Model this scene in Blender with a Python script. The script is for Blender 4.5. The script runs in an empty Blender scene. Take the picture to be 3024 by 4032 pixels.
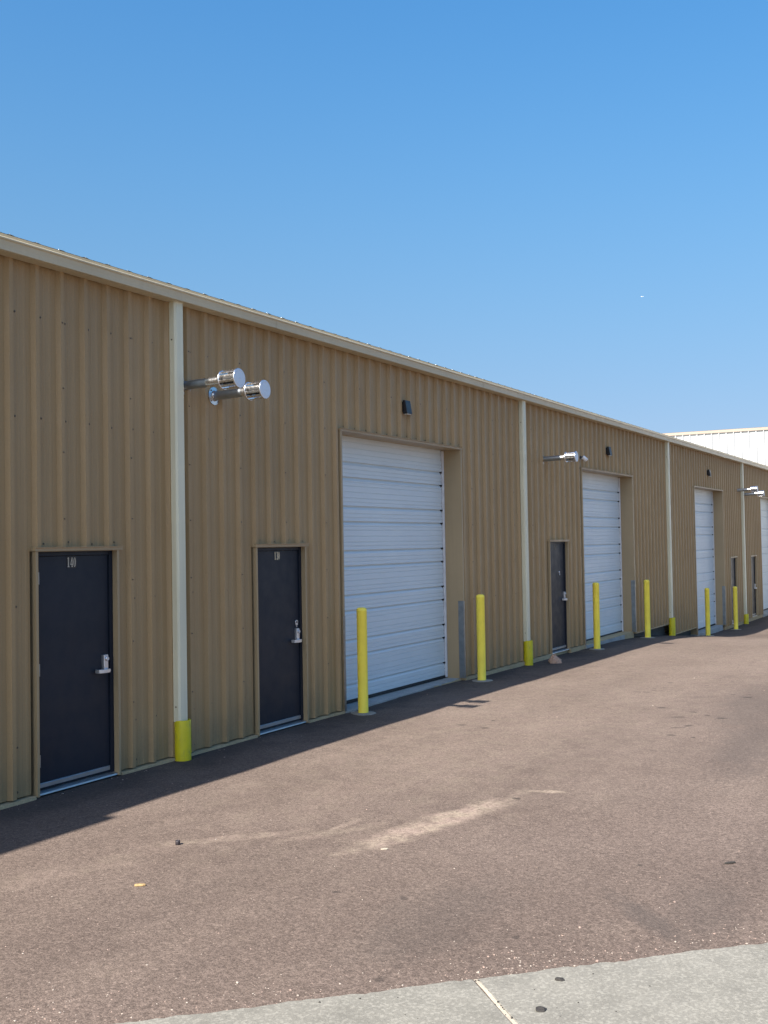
import bpy, math, random, bisect
from mathutils import Vector, Matrix
random.seed(7)
S = bpy.context.scene
COL = S.collection
R = math.radians

# ------------------------------------------------------------------ camera
YAW, PITCH, ROLL = 1.0690, 0.0288, -0.0171
CAM = Vector((-6.878, -7.503, 2.179))
F = Vector((math.sin(YAW)*math.cos(PITCH), math.cos(YAW)*math.cos(PITCH), math.sin(PITCH)))
RT = Vector((math.cos(YAW), -math.sin(YAW), 0))
UP = RT.cross(F)
R2 = RT*math.cos(ROLL) + UP*math.sin(ROLL)
U2 = -RT*math.sin(ROLL) + UP*math.cos(ROLL)
cd = bpy.data.cameras.new('camera')
cam = bpy.data.objects.new('camera', cd)
COL.objects.link(cam)
m = Matrix.Identity(4)
for i in range(3):
    m[i][0] = R2[i]; m[i][1] = U2[i]; m[i][2] = -F[i]; m[i][3] = CAM[i]
cam.matrix_world = m
cd.sensor_fit = 'VERTICAL'
cd.sensor_height = 24.0
cd.lens = 4335.9/4032*24.0
cd.clip_start = 0.05
cd.clip_end = 30000
S.camera = cam

# ------------------------------------------------------------------ light
SUN = Vector((-4.3, 0.67, 3.93)).normalized()      # towards the sun
el = math.asin(SUN.z)
az = math.atan2(SUN.x, SUN.y)                       # clockwise from +Y
w = bpy.data.worlds.new('World')
S.world = w
w.use_nodes = True
nt = w.node_tree
bg = nt.nodes['Background']
sky = nt.nodes.new('ShaderNodeTexSky')
sky.sky_type = 'NISHITA'
sky.sun_disc = False
sky.sun_elevation = el
sky.sun_rotation = az % (2*math.pi)
sky.altitude = 0
sky.air_density = 2.0
sky.dust_density = 3.8
sky.ozone_density = 8.0
# clear dry air: near the horizon look the sky up a little higher, so that its pale band stays low
tc = nt.nodes.new('ShaderNodeTexCoord')
sxyz = nt.nodes.new('ShaderNodeSeparateXYZ'); cxyz = nt.nodes.new('ShaderNodeCombineXYZ')
unit = nt.nodes.new('ShaderNodeVectorMath'); unit.operation = 'NORMALIZE'
def wm(op, a, b):
    x = nt.nodes.new('ShaderNodeMath'); x.operation = op
    for k, q in enumerate((a, b)):
        if isinstance(q, (int, float)): x.inputs[k].default_value = q
        else: nt.links.new(q, x.inputs[k])
    return x.outputs[0]
nt.links.new(tc.outputs['Generated'], sxyz.inputs[0])
zc = wm('MAXIMUM', sxyz.outputs[2], 0.0)
zz = wm('ADD', zc, wm('MULTIPLY', wm('POWER', wm('SUBTRACT', 1.0, zc), 5.0), 0.40))
nt.links.new(sxyz.outputs[0], cxyz.inputs[0]); nt.links.new(sxyz.outputs[1], cxyz.inputs[1]); nt.links.new(zz, cxyz.inputs[2])
hs = nt.nodes.new('ShaderNodeHueSaturation'); hs.inputs['Saturation'].default_value = 1.20; hs.inputs['Hue'].default_value = .506
nt.links.new(cxyz.outputs[0], unit.inputs[0])
nt.links.new(unit.outputs[0], sky.inputs['Vector'])
nt.links.new(sky.outputs[0], hs.inputs['Color'])
nt.links.new(wm('SUBTRACT', 1.31, wm('MULTIPLY', wm('POWER', wm('SUBTRACT', 1.0, zc), 8.0), .85)), hs.inputs['Saturation'])
nt.links.new(hs.outputs[0], bg.inputs[0])
bg.inputs[1].default_value = 0.072
sl = bpy.data.lights.new('sun', 'SUN')
sl.energy = 5.0
sl.angle = R(0.53)
sl.color = (1.0, 0.92, 0.82)
so = bpy.data.objects.new('sun', sl)
COL.objects.link(so)
so.rotation_euler = SUN.to_track_quat('Z', 'Y').to_euler()
so.location = (-30, 5, 30)
S.view_settings.view_transform = 'Standard'
S.view_settings.look = 'None'
S.view_settings.gamma = 1
S.view_settings.use_curve_mapping = False
S.view_settings.exposure = 1.50

# ------------------------------------------------------------------ materials
class N:
    """small wrapper for building node trees"""
    def __init__(s, name):
        s.m = bpy.data.materials.new(name)
        s.m.use_nodes = True
        s.t = s.m.node_tree
        s.b = s.t.nodes['Principled BSDF']
        s.pos = None
    def n(s, kind, **kw):
        x = s.t.nodes.new(kind)
        for k, v in kw.items(): setattr(x, k, v)
        return x
    def l(s, a, b): s.t.links.new(a, b)
    def P(s):
        if s.pos is None:
            s.pos = s.n('ShaderNodeNewGeometry').outputs['Position']
        return s.pos
    def vmul(s, v, k):
        x = s.n('ShaderNodeVectorMath', operation='MULTIPLY')
        s.l(v, x.inputs[0]); x.inputs[1].default_value = k
        return x.outputs[0]
    def noise(s, scale, detail=3, rough=.55, vec=None, stretch=None):
        v = vec if vec is not None else s.P()
        if stretch: v = s.vmul(v, stretch)
        x = s.n('ShaderNodeTexNoise')
        x.inputs['Scale'].default_value = scale
        x.inputs['Detail'].default_value = detail
        x.inputs['Roughness'].default_value = rough
        s.l(v, x.inputs['Vector'])
        return x.outputs['Fac']
    def mr(s, v, a, b, c=0., d=1., smooth=False):
        x = s.n('ShaderNodeMapRange')
        if smooth: x.interpolation_type = 'SMOOTHSTEP'
        s.l(v, x.inputs[0])
        for i, q in enumerate((a, b, c, d)): x.inputs[i+1].default_value = q
        return x.outputs[0]
    def math(s, op, a, b=None, clamp=False):
        x = s.n('ShaderNodeMath', operation=op); x.use_clamp = clamp
        for i, q in enumerate((a, b)):
            if q is None: continue
            if isinstance(q, (int, float)): x.inputs[i].default_value = q
            else: s.l(q, x.inputs[i])
        return x.outputs[0]
    def mix(s, fac, a, b, blend='MIX'):
        x = s.n('ShaderNodeMix', data_type='RGBA', blend_type=blend)
        if isinstance(fac, (int, float)): x.inputs[0].default_value = fac
        else: s.l(fac, x.inputs[0])
        for i, q in ((6, a), (7, b)):
            if isinstance(q, tuple): x.inputs[i].default_value = (*q, 1) if len(q) == 3 else q
            else: s.l(q, x.inputs[i])
        return x.outputs[2]
    def bump(s, h, strength=.3, dist=.01, chain=None):
        x = s.n('ShaderNodeBump')
        x.inputs['Strength'].default_value = strength
        x.inputs['Distance'].default_value = dist
        s.l(h, x.inputs['Height'])
        if chain is not None: s.l(chain, x.inputs['Normal'])
        return x.outputs[0]
    def out(s, col=None, rough=None, metal=None, normal=None, spec=None):
        for k, v in (('Base Color', col), ('Roughness', rough), ('Metallic', metal), ('Normal', normal), ('Specular IOR Level', spec)):
            if v is None: continue
            if isinstance(v, tuple): s.b.inputs[k].default_value = (*v, 1)
            elif isinstance(v, (int, float)): s.b.inputs[k].default_value = v
            else: s.l(v, s.b.inputs[k])
        return s.m

def painted(name, col, rough=.45, vary=.08, wave=.25, streak=.06, spec=.5):
    """painted sheet metal: slight colour drift, rain streaks, gentle waviness"""
    a = N(name)
    dark = tuple(c*(1-vary) for c in col); lite = tuple(min(1, c*(1+vary)) for c in col)
    c = a.mix(a.mr(a.noise(.9, 4), .3, .7), dark, lite)
    st = a.mr(a.noise(6, 3, stretch=(3, 3, .12)), .45, .8)
    c = a.mix(a.math('MULTIPLY', st, streak*3), c, tuple(q*.6 for q in col))
    r = a.mr(a.noise(5, 3), .3, .7, rough-.06, rough+.08)
    nb = a.bump(a.noise(2.2, 1, stretch=(1, 1, .5)), wave, .02)
    nb = a.bump(a.noise(420, 2), .06, .002, nb)
    return a.out(c, r, 0., nb, spec)

def wall_mat():
    a = N('tan_wall_paint')
    c = a.mix(a.mr(a.noise(.7, 4), .3, .7), (.325, .213, .098), (.355, .238, .114))
    st = a.mr(a.noise(9, 4, stretch=(3, 3, .06)), .5, .85)
    c = a.mix(a.math('MULTIPLY', st, .10), c, (.20, .135, .065))
    # splash dirt kicked up at the foot of the panels, broken up by noise
    sp = a.n('ShaderNodeSeparateXYZ'); a.l(a.P(), sp.inputs[0])
    hgt = a.math('ADD', sp.outputs[2], a.mr(a.noise(2.2, 5), .3, .7, -.35, .35))
    d = a.mr(hgt, .02, .42, 1., 0., True)
    d = a.math('MULTIPLY', d, a.mr(a.noise(26, 4), .35, .65, .25, .8))
    c = a.mix(a.math('MULTIPLY', d, .32), c, (.135, .105, .068))
    pn = a.n('ShaderNodeTexWhiteNoise', noise_dimensions='1D')
    a.l(a.math('FLOOR', a.math('DIVIDE', a.math('ADD', sp.outputs[0], .32), .9144)), pn.inputs['W'])
    c = a.mix(1., c, a.mr(pn.outputs['Value'], 0, 1, .955, 1.03), 'MULTIPLY')
    fine = a.mr(a.noise(55, 3), .3, .75, .95, 1.04)
    c = a.mix(1., c, fine, 'MULTIPLY')
    r = a.mr(a.noise(4, 4), .3, .7, .42, .58)
    nb = a.bump(a.noise(2.6, 1.5, stretch=(1, 1, .45)), .28, .02)
    nb = a.bump(a.noise(500, 2), .07, .002, nb)
    return a.out(c, r, 0., nb, .45)

def simple(name, col, rough=.5, metal=0., vary=.1, nscale=8, bumpk=.1, bscale=150, spec=.5):
    a = N(name)
    c = a.mix(a.mr(a.noise(nscale, 4), .3, .7), tuple(q*(1-vary) for q in col), tuple(min(1, q*(1+vary)) for q in col))
    r = a.mr(a.noise(nscale*1.7, 3), .3, .7, max(.02, rough-.07), rough+.07)
    nb = a.bump(a.noise(bscale, 2), bumpk, .002)
    return a.out(c, r, metal, nb, spec)

def blob(a, vec, x, y, sx, sy, ang, edge=.35, jit=None):
    """soft ellipse mask on the ground plane, edge broken by a noise vector"""
    mp = a.n('ShaderNodeMapping', vector_type='TEXTURE')
    mp.inputs['Location'].default_value = (x, y, 0)
    mp.inputs['Rotation'].default_value = (0, 0, ang)
    mp.inputs['Scale'].default_value = (sx, sy, 1)
    a.l(vec, mp.inputs['Vector'])
    ln = a.n('ShaderNodeVectorMath', operation='LENGTH'); a.l(mp.outputs[0], ln.inputs[0])
    v = ln.outputs['Value']
    if jit is not None: v = a.math('ADD', v, jit)
    return a.mr(v, 1-edge, 1+edge, 1., 0., True)

SPOTS = [(9.56,3.04),(9.68,3.17),(9.28,3.11),(9.01,2.95),(9.03,3.07),(10.36,3.09),(10.19,3.67),(7.54,3.67),(7.34,4.14),(6.86,4.04),
 (6.9,4.1),(7.16,4.35),(7.01,4.57),(6.13,4.25),(6.3,4.33),(5.61,4.3),(5.56,4.55),(4.62,4.34),(8.85,4.26),(9.26,4.25),(9.05,4.48),
 (8.16,4.77),(9.35,4.46),(5.74,2.07),(5.31,1.84),(5.22,2.19),(2.01,3.88),(.55,5.36),(-1.09,5.12),(-1.1,3.91),(-.84,3.8),(-1.96,4.73),(-.76,4.24),
 (12.4,.75),(13.3,.7),(8.6,.55)]

def asphalt_mat():
    a = N('worn_reddish_asphalt')
    sx = a.n('ShaderNodeSeparateXYZ'); a.l(a.P(), sx.inputs[0])
    cb = a.n('ShaderNodeCombineXYZ'); a.l(sx.outputs[0], cb.inputs[0]); a.l(sx.outputs[1], cb.inputs[1])
    flat = cb.outputs[0]
    big = a.noise(.45, 4, vec=flat)
    c = a.mix(a.mr(big, .32, .68), (.099, .0765, .0645), (.126, .0985, .0835))
    # long traffic lanes along the building
    lane = a.noise(1.0, 3, vec=flat, stretch=(.10, 1.1, 1))
    c = a.mix(a.mr(lane, .42, .70, 0, .38), c, (.071, .055, .048))
    dusty = a.noise(1.6, 5, .65, vec=flat, stretch=(.5, 1.2, 1))
    c = a.mix(a.mr(dusty, .52, .78, 0, .40), c, (.155, .124, .103))
    # fine stone grain, several sizes
    v = a.n('ShaderNodeTexVoronoi'); v.inputs['Scale'].default_value = 115; a.l(flat, v.inputs['Vector'])
    sc = a.n('ShaderNodeSeparateColor'); a.l(v.outputs['Color'], sc.inputs[0])
    g = a.mr(sc.outputs[0], 0, 1, .72, 1.27)
    c = a.mix(1., c, g, 'MULTIPLY')
    v2 = a.n('ShaderNodeTexVoronoi'); v2.inputs['Scale'].default_value = 52; a.l(flat, v2.inputs['Vector'])
    s2 = a.n('ShaderNodeSeparateColor'); a.l(v2.outputs['Color'], s2.inputs[0])
    c = a.mix(1., c, a.mr(s2.outputs[1], 0, 1, .82, 1.16), 'MULTIPLY')
    pale = a.math('MULTIPLY', a.mr(s2.outputs[0], .93, .96), a.mr(v2.outputs['Distance'], .25, .42, 1, 0))
    c = a.mix(a.math('MULTIPLY', pale, .55), c, (.235, .19, .158))
    grit = a.noise(24, 3, vec=flat)
    c = a.mix(1., c, a.mr(grit, .3, .7, .86, 1.12), 'MULTIPLY')
    jn = a.mr(a.noise(9, 4, .7, vec=flat), .3, .7, -.45, .45)
    jn2 = a.mr(a.noise(3, 4, .7, vec=flat), .3, .7, -.5, .5)
    # darker strip against the wall: eave shade painted into the asphalt colour
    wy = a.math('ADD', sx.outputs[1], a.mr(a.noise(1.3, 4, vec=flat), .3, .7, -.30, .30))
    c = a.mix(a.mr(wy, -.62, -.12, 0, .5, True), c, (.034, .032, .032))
    # blown sand
    sand = None
    for (x, y, p, q, ang, k) in [(1.05,-3.62,1.0,.16,-.20,.85),(1.55,-3.74,.6,.07,-.22,.7),(-.1,-2.42,.55,.08,-.75,.40),(.42,-3.05,.5,.08,-.5,.36),
                                 (.55,-3.0,.22,.05,-.1,.5),(2.36,-4.02,.16,.05,-1.3,.8),(-1.25,-1.9,.75,.14,-.30,.20),(-.65,-2.1,.5,.10,-.45,.16),(4.5,-1.6,2.2,.25,0,.22),(9,-1.7,3,.3,0,.25),(8.5,-2.3,7.5,1.9,.05,.22),(16,-3,8,2.5,0,.22)]:
        q_ = a.math('MULTIPLY', blob(a, flat, x, y, p, q, ang, .5, jn2), k)
        sand = q_ if sand is None else a.math('MAXIMUM', sand, q_)
    sand = a.math('MULTIPLY', sand, a.mr(a.noise(30, 5, .75, vec=flat), .36, .56, .2, 1))
    sand = a.math('MULTIPLY', sand, a.mr(a.noise(5, 4, .7, vec=flat), .34, .54, .3, 1))
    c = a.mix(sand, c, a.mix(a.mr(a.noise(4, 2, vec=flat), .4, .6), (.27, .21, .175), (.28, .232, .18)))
    # damp looking grey smears
    damp = None
    for (x, y, p, q, ang, k) in [(-.48,-5.70,.46,.085,.75,.45),(-.12,-5.95,.5,.2,.2,.25),(8.2,-4.7,2.0,.35,.1,.35),(5.4,-5.2,1.6,.3,.1,.35),(-1.0,-4.6,.7,.3,0,.25)]:
        q_ = a.math('MULTIPLY', blob(a, flat, x, y, p, q, ang, .6, jn2), k)
        damp = q_ if damp is None else a.math('MAXIMUM', damp, q_)
    c = a.mix(damp, c, (.048, .043, .040))
    # oil drips
    rnd = random.Random(3)
    oil = None
    for (x, y) in SPOTS:
        r = rnd.uniform(.022, .05)*(1.0 if x > 4 else .6)
        q_ = a.math('MULTIPLY', blob(a, flat, x, -y, r*rnd.uniform(.9, 1.5), r, rnd.uniform(0, 3), .45, jn), rnd.uniform(.45, .95))
        oil = q_ if oil is None else a.math('MAXIMUM', oil, q_)
    c = a.mix(a.math('MULTIPLY', oil, .8), c, (.022, .020, .019))
    r = a.mr(sc.outputs[1], 0, 1, .78, .95)
    h = a.math('ADD', a.math('MULTIPLY', v.outputs['Distance'], -.6), a.math('MULTIPLY', grit, .6))
    nb = a.bump(h, .55, .006)
    nb = a.bump(a.noise(5, 3, vec=flat), .12, .03, nb)
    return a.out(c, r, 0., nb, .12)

def concrete_mat(name, col, k=1.):
    a = N(name)
    c = a.mix(a.mr(a.noise(1.7, 5, .65), .3, .7), tuple(q*.80 for q in col), tuple(q*1.10 for q in col))
    c = a.mix(a.mr(a.noise(46, 3, .6), .50, .60, 0, .48*k), c, tuple(min(.9, q*1.6) for q in col))
    c = a.mix(a.mr(a.noise(80, 3, .7), .50, .64, 0, .45*k), c, tuple(q*.60 for q in col))
    c = a.mix(a.mr(a.noise(3.2, 6, .75), .50, .72, 0, .6*k), c, tuple(q*.60 for q in col))
    nb = a.bump(a.noise(70, 4, .7), .35, .006)
    return a.out(c, a.mr(a.noise(12, 3), .3, .7, .75, .92), 0., nb, .25)

def door_mat():
    a = N('charcoal_door_paint')
    c = a.mix(a.mr(a.noise(1.2, 4), .3, .7), (.0065, .0108, .0200), (.0095, .0145, .0255))
    sp = a.n('ShaderNodeSeparateXYZ'); a.l(a.P(), sp.inputs[0])
    dust = a.math('MULTIPLY', a.mr(a.noise(7, 5, .7), .42, .75), .10)
    c = a.mix(dust, c, (.052, .05, .048))
    nb = a.bump(a.noise(1.8, 1), .12, .02)
    nb = a.bump(a.noise(380, 2), .05, .002, nb)
    return a.out(c, a.mr(a.noise(6, 4), .3, .7, .40, .55), 0., nb, .30)

def roller_mat():
    a = N('white_steel_door_skin')
    c = a.mix(a.mr(a.noise(.8, 4), .3, .7), (.585, .645, .665), (.63, .69, .705))
    c = a.mix(a.mr(a.noise(7, 4, .65, stretch=(.3, 1, 3)), .55, .85, 0, .13), c, (.33, .32, .30))
    grain = a.noise(40, 4, .6, stretch=(.06, 1, 1))
    c = a.mix(1., c, a.mr(grain, .3, .7, .97, 1.025), 'MULTIPLY')
    nb = a.bump(grain, .18, .003)
    nb = a.bump(a.noise(1.6, 1, stretch=(.5, 1, 1.5)), .15, .02, nb)
    return a.out(c, a.mr(a.noise(5, 3), .3, .7, .38, .52), 0., nb, .45)

def yellow_mat(name, col, dirt):
    a = N(name)
    c = a.mix(a.mr(a.noise(4, 4), .3, .7), tuple(q*.9 for q in col), tuple(min(1, q*1.07) for q in col))
    sp = a.n('ShaderNodeSeparateXYZ'); a.l(a.P(), sp.inputs[0])
    sc = a.mr(a.noise(18, 5, .7, stretch=(1, 1, .35)), .52, .74)
    c = a.mix(a.math('MULTIPLY', sc, dirt), c, (.22, .19, .06))
    nb = a.bump(a.noise(160, 3), .14, .003)
    return a.out(c, a.mr(a.noise(9, 3), .3, .7, .45, .62), 0., nb, .4)

def galv_mat(name, col, rough, streak=.0):
    a = N(name)
    v = a.n('ShaderNodeTexVoronoi'); v.inputs['Scale'].default_value = 38; a.l(a.P(), v.inputs['Vector'])
    s_ = a.n('ShaderNodeSeparateColor'); a.l(v.outputs['Color'], s_.inputs[0])
    c = a.mix(s_.outputs[0], tuple(q*.78 for q in col), col)
    c = a.mix(a.mr(a.noise(11, 4), .5, .8, 0, .4), c, tuple(q*.55 for q in col))
    r = a.mr(s_.outputs[1], 0, 1, rough-.05, rough+.08)
    return a.out(c, r, 1., a.bump(a.noise(30, 2), .06, .004), .5)

M = {}
M['wall'] = wall_mat()
M['trim'] = painted('tan_trim_paint', (.350, .258, .145), .42)
M['stone'] = painted('light_stone_trim_paint', (.50, .435, .295), .40, .06, .2)
M['ash'] = painted('pale_downspout_paint', (.64, .61, .45), .40, .06, .15, .10)
M['screw'] = simple('screw_head', (.125, .09, .055), .45)
M['roof'] = painted('roof_panel_paint', (.42, .40, .34), .4)
M['door'] = door_mat()
M['roller'] = roller_mat()
M['rubber'] = simple('black_rubber', (.012, .012, .013), .7)
M['white'] = simple('white_vinyl', (.72, .72, .73), .45)
M['alu'] = simple('satin_aluminium', (.44, .45, .46), .46, 1., .06)
M['nickel'] = simple('satin_nickel', (.60, .61, .63), .36, .85, .06)
M['chrome'] = simple('polished_aluminium', (.86, .86, .87), .24, 1., .05, 20, .03)
M['capface'] = simple('spun_aluminium_disc', (.62, .67, .73), .45, .25, .05, 30, .02)
M['pipe'] = simple('galvanised_pipe', (.44, .49, .55), .40, 1., .08, 14, .0)
M['galv'] = simple('galvanised_sheet', (.62, .65, .67), .28, 1., .10, 20, .05)
M['guard'] = simple('dull_steel_guard', (.27, .28, .28), .42, 1., .14, 9, .06)
M['black'] = simple('black_powder_coat', (.010, .010, .013), .42)
M['lens'] = simple('frosted_lens', (.75, .75, .72), .3)
M['gold'] = simple('pale_gold_digit', (.72, .60, .40), .4, .0)
M['silverdigit'] = simple('grey_digit', (.52, .46, .36), .45)
M['dimdigit'] = simple('weathered_brown_digit', (.045, .032, .018), .6)
M['yellow'] = yellow_mat('yellow_bollard_sleeve', (.97, .77, .088), .10)
M['boot'] = yellow_mat('yellow_painted_steel', (.56, .48, .010), .6)
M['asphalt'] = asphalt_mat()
M['concrete'] = concrete_mat('pavement_concrete', (.170, .165, .145))
M['slab'] = concrete_mat('slab_concrete', (.44, .34, .20), .6)
M['void'] = concrete_mat('shade_dark_foundation_concrete', (.10, .10, .095), .6)  # concrete darkened to paint in the shade of the gap under the panels
M['sill'] = concrete_mat('sill_concrete', (.33, .34, .33), .6)
M['footing'] = concrete_mat('footing_concrete', (.25, .235, .205), .6)
M['sealant'] = concrete_mat('cream_joint_sealant', (.35, .31, .25), .6)
M['rock'] = concrete_mat('pink_sandstone', (.42, .27, .19), .8)
M['soil'] = simple('dry_earth', (.14, .11, .075), .95, 0, .3, .3, .5, 20)
M['bwhite'] = painted('white_wall_paint', (.32, .335, .35), .4, .03)
M['btrim'] = painted('peach_tan_trim_paint', (.25, .21, .175), .4, .04)
M['wood'] = simple('pale_wood', (.32, .22, .10), .7, 0, .25, 60)
M['tar'] = simple('tar_black', (.022, .02, .018), .8, 0, .3, 60, .5, 90)
M['plastic'] = simple('dark_plastic', (.022, .018, .022), .5)
M['cable'] = simple('tan_cable', (.34, .29, .21), .6)

# ------------------------------------------------------------------ mesh helpers
class MB:
    def __init__(s): s.v = []; s.f = []; s.mi = []; s.sm = []
    def add(s, verts, faces, mi=0, smooth=False):
        o = len(s.v); s.v += [tuple(q) for q in verts]
        for f in faces: s.f.append(tuple(i+o for i in f)); s.mi.append(mi); s.sm.append(smooth)
    def quad(s, a, b, c, d, mi=0): s.add([a, b, c, d], [(0, 1, 2, 3)], mi)
    def box(s, x0, x1, y0, y1, z0, z1, mi=0):
        v = [(x, y, z) for x in (x0, x1) for y in (y0, y1) for z in (z0, z1)]
        s.add(v, [(0,1,3,2),(4,6,7,5),(0,4,5,1),(2,3,7,6),(0,2,6,4),(1,5,7,3)], mi)
    def prism(s, poly, axis, a, b, mi=0):
        """extrude a 2D polygon along axis 'x','y' or 'z' from a to b"""
        def p(q, t):
            return {'x': (t, q[0], q[1]), 'y': (q[0], t, q[1]), 'z': (q[0], q[1], t)}[axis]
        n = len(poly)
        v = [p(q, a) for q in poly] + [p(q, b) for q in poly]
        f = [tuple(range(n)), tuple(range(2*n-1, n-1, -1))] + [(i, n+i, n+(i+1) % n, (i+1) % n) for i in range(n)]
        s.add(v, f, mi)
    def sweep(s, prof, x0, x1, mi=0):
        """open profile of (y,z) swept along x"""
        n = len(prof)
        v = [(x0, y, z) for y, z in prof] + [(x1, y, z) for y, z in prof]
        s.add(v, [(i, i+1, n+i+1, n+i) for i in range(n-1)], mi)
    def lathe(s, prof, base, axis=(0, 0, 1), n=24, mi=0, smooth=True, caps=True):
        """profile of (radius, distance along axis) turned round axis from base"""
        A = Vector(axis).normalized(); B = Vector(base)
        U = A.orthogonal().normalized(); W = A.cross(U)
        v = []; f = []
        for r, t in prof:
            for k in range(n):
                an = 2*math.pi*k/n
                v.append(B + A*t + (U*math.cos(an) + W*math.sin(an))*r)
        for i in range(len(prof)-1):
            for k in range(n):
                f.append((i*n+k, i*n+(k+1) % n, (i+1)*n+(k+1) % n, (i+1)*n+k))
        s.add(v, f, mi, smooth)
        if caps:
            s.add(v[:n], [tuple(range(n-1, -1, -1))], mi); s.add(v[-n:], [tuple(range(n))], mi)
    def tube(s, pts, r, n=8, mi=0):
        pts = [Vector(p) for p in pts]; v = []; f = []
        for i, p in enumerate(pts):
            d = (pts[min(i+1, len(pts)-1)] - pts[max(i-1, 0)]).normalized()
            U = d.orthogonal().normalized() if i == 0 else (U - d*U.dot(d)).normalized()
            W = d.cross(U)
            for k in range(n):
                an = 2*math.pi*k/n
                v.append(p + (U*math.cos(an) + W*math.sin(an))*r)
        for i in range(len(pts)-1):
            for k in range(n): f.append((i*n+k, i*n+(k+1) % n, (i+1)*n+(k+1) % n, (i+1)*n+k))
        f += [tuple(range(n-1, -1, -1)), tuple(range((len(pts)-1)*n, len(pts)*n))]
        s.add(v, f, mi, True)
    def build(s, name, mats, parent=None, origin=(0, 0, 0), bev=0.):
        me = bpy.data.meshes.new(name)
        o = Vector(origin)
        me.from_pydata([Vector(q) - o for q in s.v], [], s.f)
        for q in (mats if isinstance(mats, (list, tuple)) else [mats]): me.materials.append(q)
        me.polygons.foreach_set('material_index', s.mi)
        me.polygons.foreach_set('use_smooth', s.sm)
        import bmesh
        bm = bmesh.new(); bm.from_mesh(me)
        bmesh.ops.recalc_face_normals(bm, faces=bm.faces) if bev else None
        bm.to_mesh(me); bm.free()
        me.update()
        ob = bpy.data.objects.new(name, me); COL.objects.link(ob)
        ob.location = o
        if bev:
            bv = ob.modifiers.new('bevel', 'BEVEL'); bv.width = bev; bv.segments = 2; bv.limit_method = 'ANGLE'
        if parent is not None:
            ob.parent = parent
            ob.location = o - world_loc(parent)
        return ob

def world_loc(o):
    v = Vector((0, 0, 0))
    while o is not None: v += o.location; o = o.parent
    return v
def thing(name, label, cat, loc=(0, 0, 0), group=None):
    o = bpy.data.objects.new(name, None); COL.objects.link(o); o.location = loc
    o.empty_display_size = .2
    return tag(o, label, cat, group)
def tag(o, label=None, cat=None, group=None, kind=None):
    if label: o['label'] = label
    if cat: o['category'] = cat
    if group: o['group'] = group
    if kind: o['kind'] = kind
    return o
def copy_tree(o, parent=None):
    c = o.copy(); COL.objects.link(c)
    if parent is not None: c.parent = parent
    for ch in list(o.children): copy_tree(ch, c)
    return c

# ------------------------------------------------------------------ ground profile
GP = [(-40,-.03),(8,-.03),(11,-.068),(14.3,-.078),(17.7,-.113),(20,-.206),(21,-.268),(22.5,-.39),(24.2,-.54),(26,-.68),(27.5,-.745),(30,-.78),(33,-.79),(45,-.82),(80,-.82)]
def gz0(x):
    if x <= GP[0][0]: return GP[0][1]
    for (a, za), (b, zb) in zip(GP, GP[1:]):
        if x <= b: return za + (zb-za)*(x-a)/(b-a)
    return GP[-1][1]
def gz(x):
    return sum(gz0(x+d*.9)*k for d, k in ((-1, .2), (-.5, .2), (0, .2), (.5, .2), (1, .2)))
def wob(x, y):
    return .005*math.sin(1.3*x+.7*y)*math.sin(.9*y-.4*x+1) + .003*math.sin(3.1*x+1.7)*math.sin(2.3*y)

def sheet(name, xs, ys, zf, mat):
    mb = MB(); n = len(ys)
    v = [(x, y, zf(x, y)) for x in xs for y in ys]
    f = [(i*n+j, (i+1)*n+j, (i+1)*n+j+1, i*n+j+1) for i in range(len(xs)-1) for j in range(n-1)]
    mb.add(v, f, 0, True)
    return tag(mb.build(name, mat), kind='structure')
xs = [-2500, -600, -150, -60, -30] + [-16+.25*i for i in range(249)] + [55, 80, 160, 600, 2500]
sheet('ground', [-2500, -600, -150, -60, -20, 0, 8, 11, 14, 17, 19, 21, 23, 25, 27, 30, 40, 60, 160, 600, 2500],
      [-2500, -600, -150, -40, -20, 0, 20, 60, 200, 600, 2500], lambda x, y: gz(x)-.12, M['soil'])
ys = [-24, -20, -16] + [-12+.25*i for i in range(48)] + [.3, 2, 6, 12, 20, 30]
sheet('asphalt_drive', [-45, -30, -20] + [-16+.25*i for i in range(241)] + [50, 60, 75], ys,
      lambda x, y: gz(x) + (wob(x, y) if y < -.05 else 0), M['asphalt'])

# foreground concrete: two slabs with a sealed joint
E0 = Vector((-1.76, -5.17)); ED = Vector((.692, -.722)); EN = Vector((-.722, -.692))
def cslab(name, a, b):
    mb = MB()
    n = 160
    rn = random.Random(int(b*7)); top = []
    for i in range(n+1):
        t = a + (b-a)*i/n
        p = E0 + ED*t + EN*(.006*math.sin(t*9)+.004*math.sin(t*23+1)+.003*math.sin(t*61)+(rn.uniform(.004, .014) if rn.random() < .10 else 0))
        top.append((p.x, p.y))
    q1 = E0 + ED*b + EN*6; q0 = E0 + ED*a + EN*6
    poly = top + [(q1.x, q1.y), (q0.x, q0.y)]
    mb.prism(poly, 'z', -.15, -.016)
    o = mb.build(name, M['concrete'], bev=.004)
    return tag(o, kind='structure')
cslab('concrete_pavement', -5., -.013)
cslab('concrete_pavement', .013, 5.)
mb = MB()
pts_l = []; pts_r = []
for i in range(41):
    t = .01 + 5.9*i/40
    wd = .0105
    c = E0 + EN*t
    z = -.017 + .003*math.sin(i*1.7)
    l = c - ED*wd; r_ = c + ED*wd
    pts_l.append((l.x, l.y, z)); pts_r.append((r_.x, r_.y, z))
for i in range(40): mb.add([pts_l[i], pts_r[i], pts_r[i+1], pts_l[i+1]], [(0, 1, 2, 3)], 0, True)
tag(mb.build('joint_sealant', M['sealant']), kind='structure')

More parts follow.
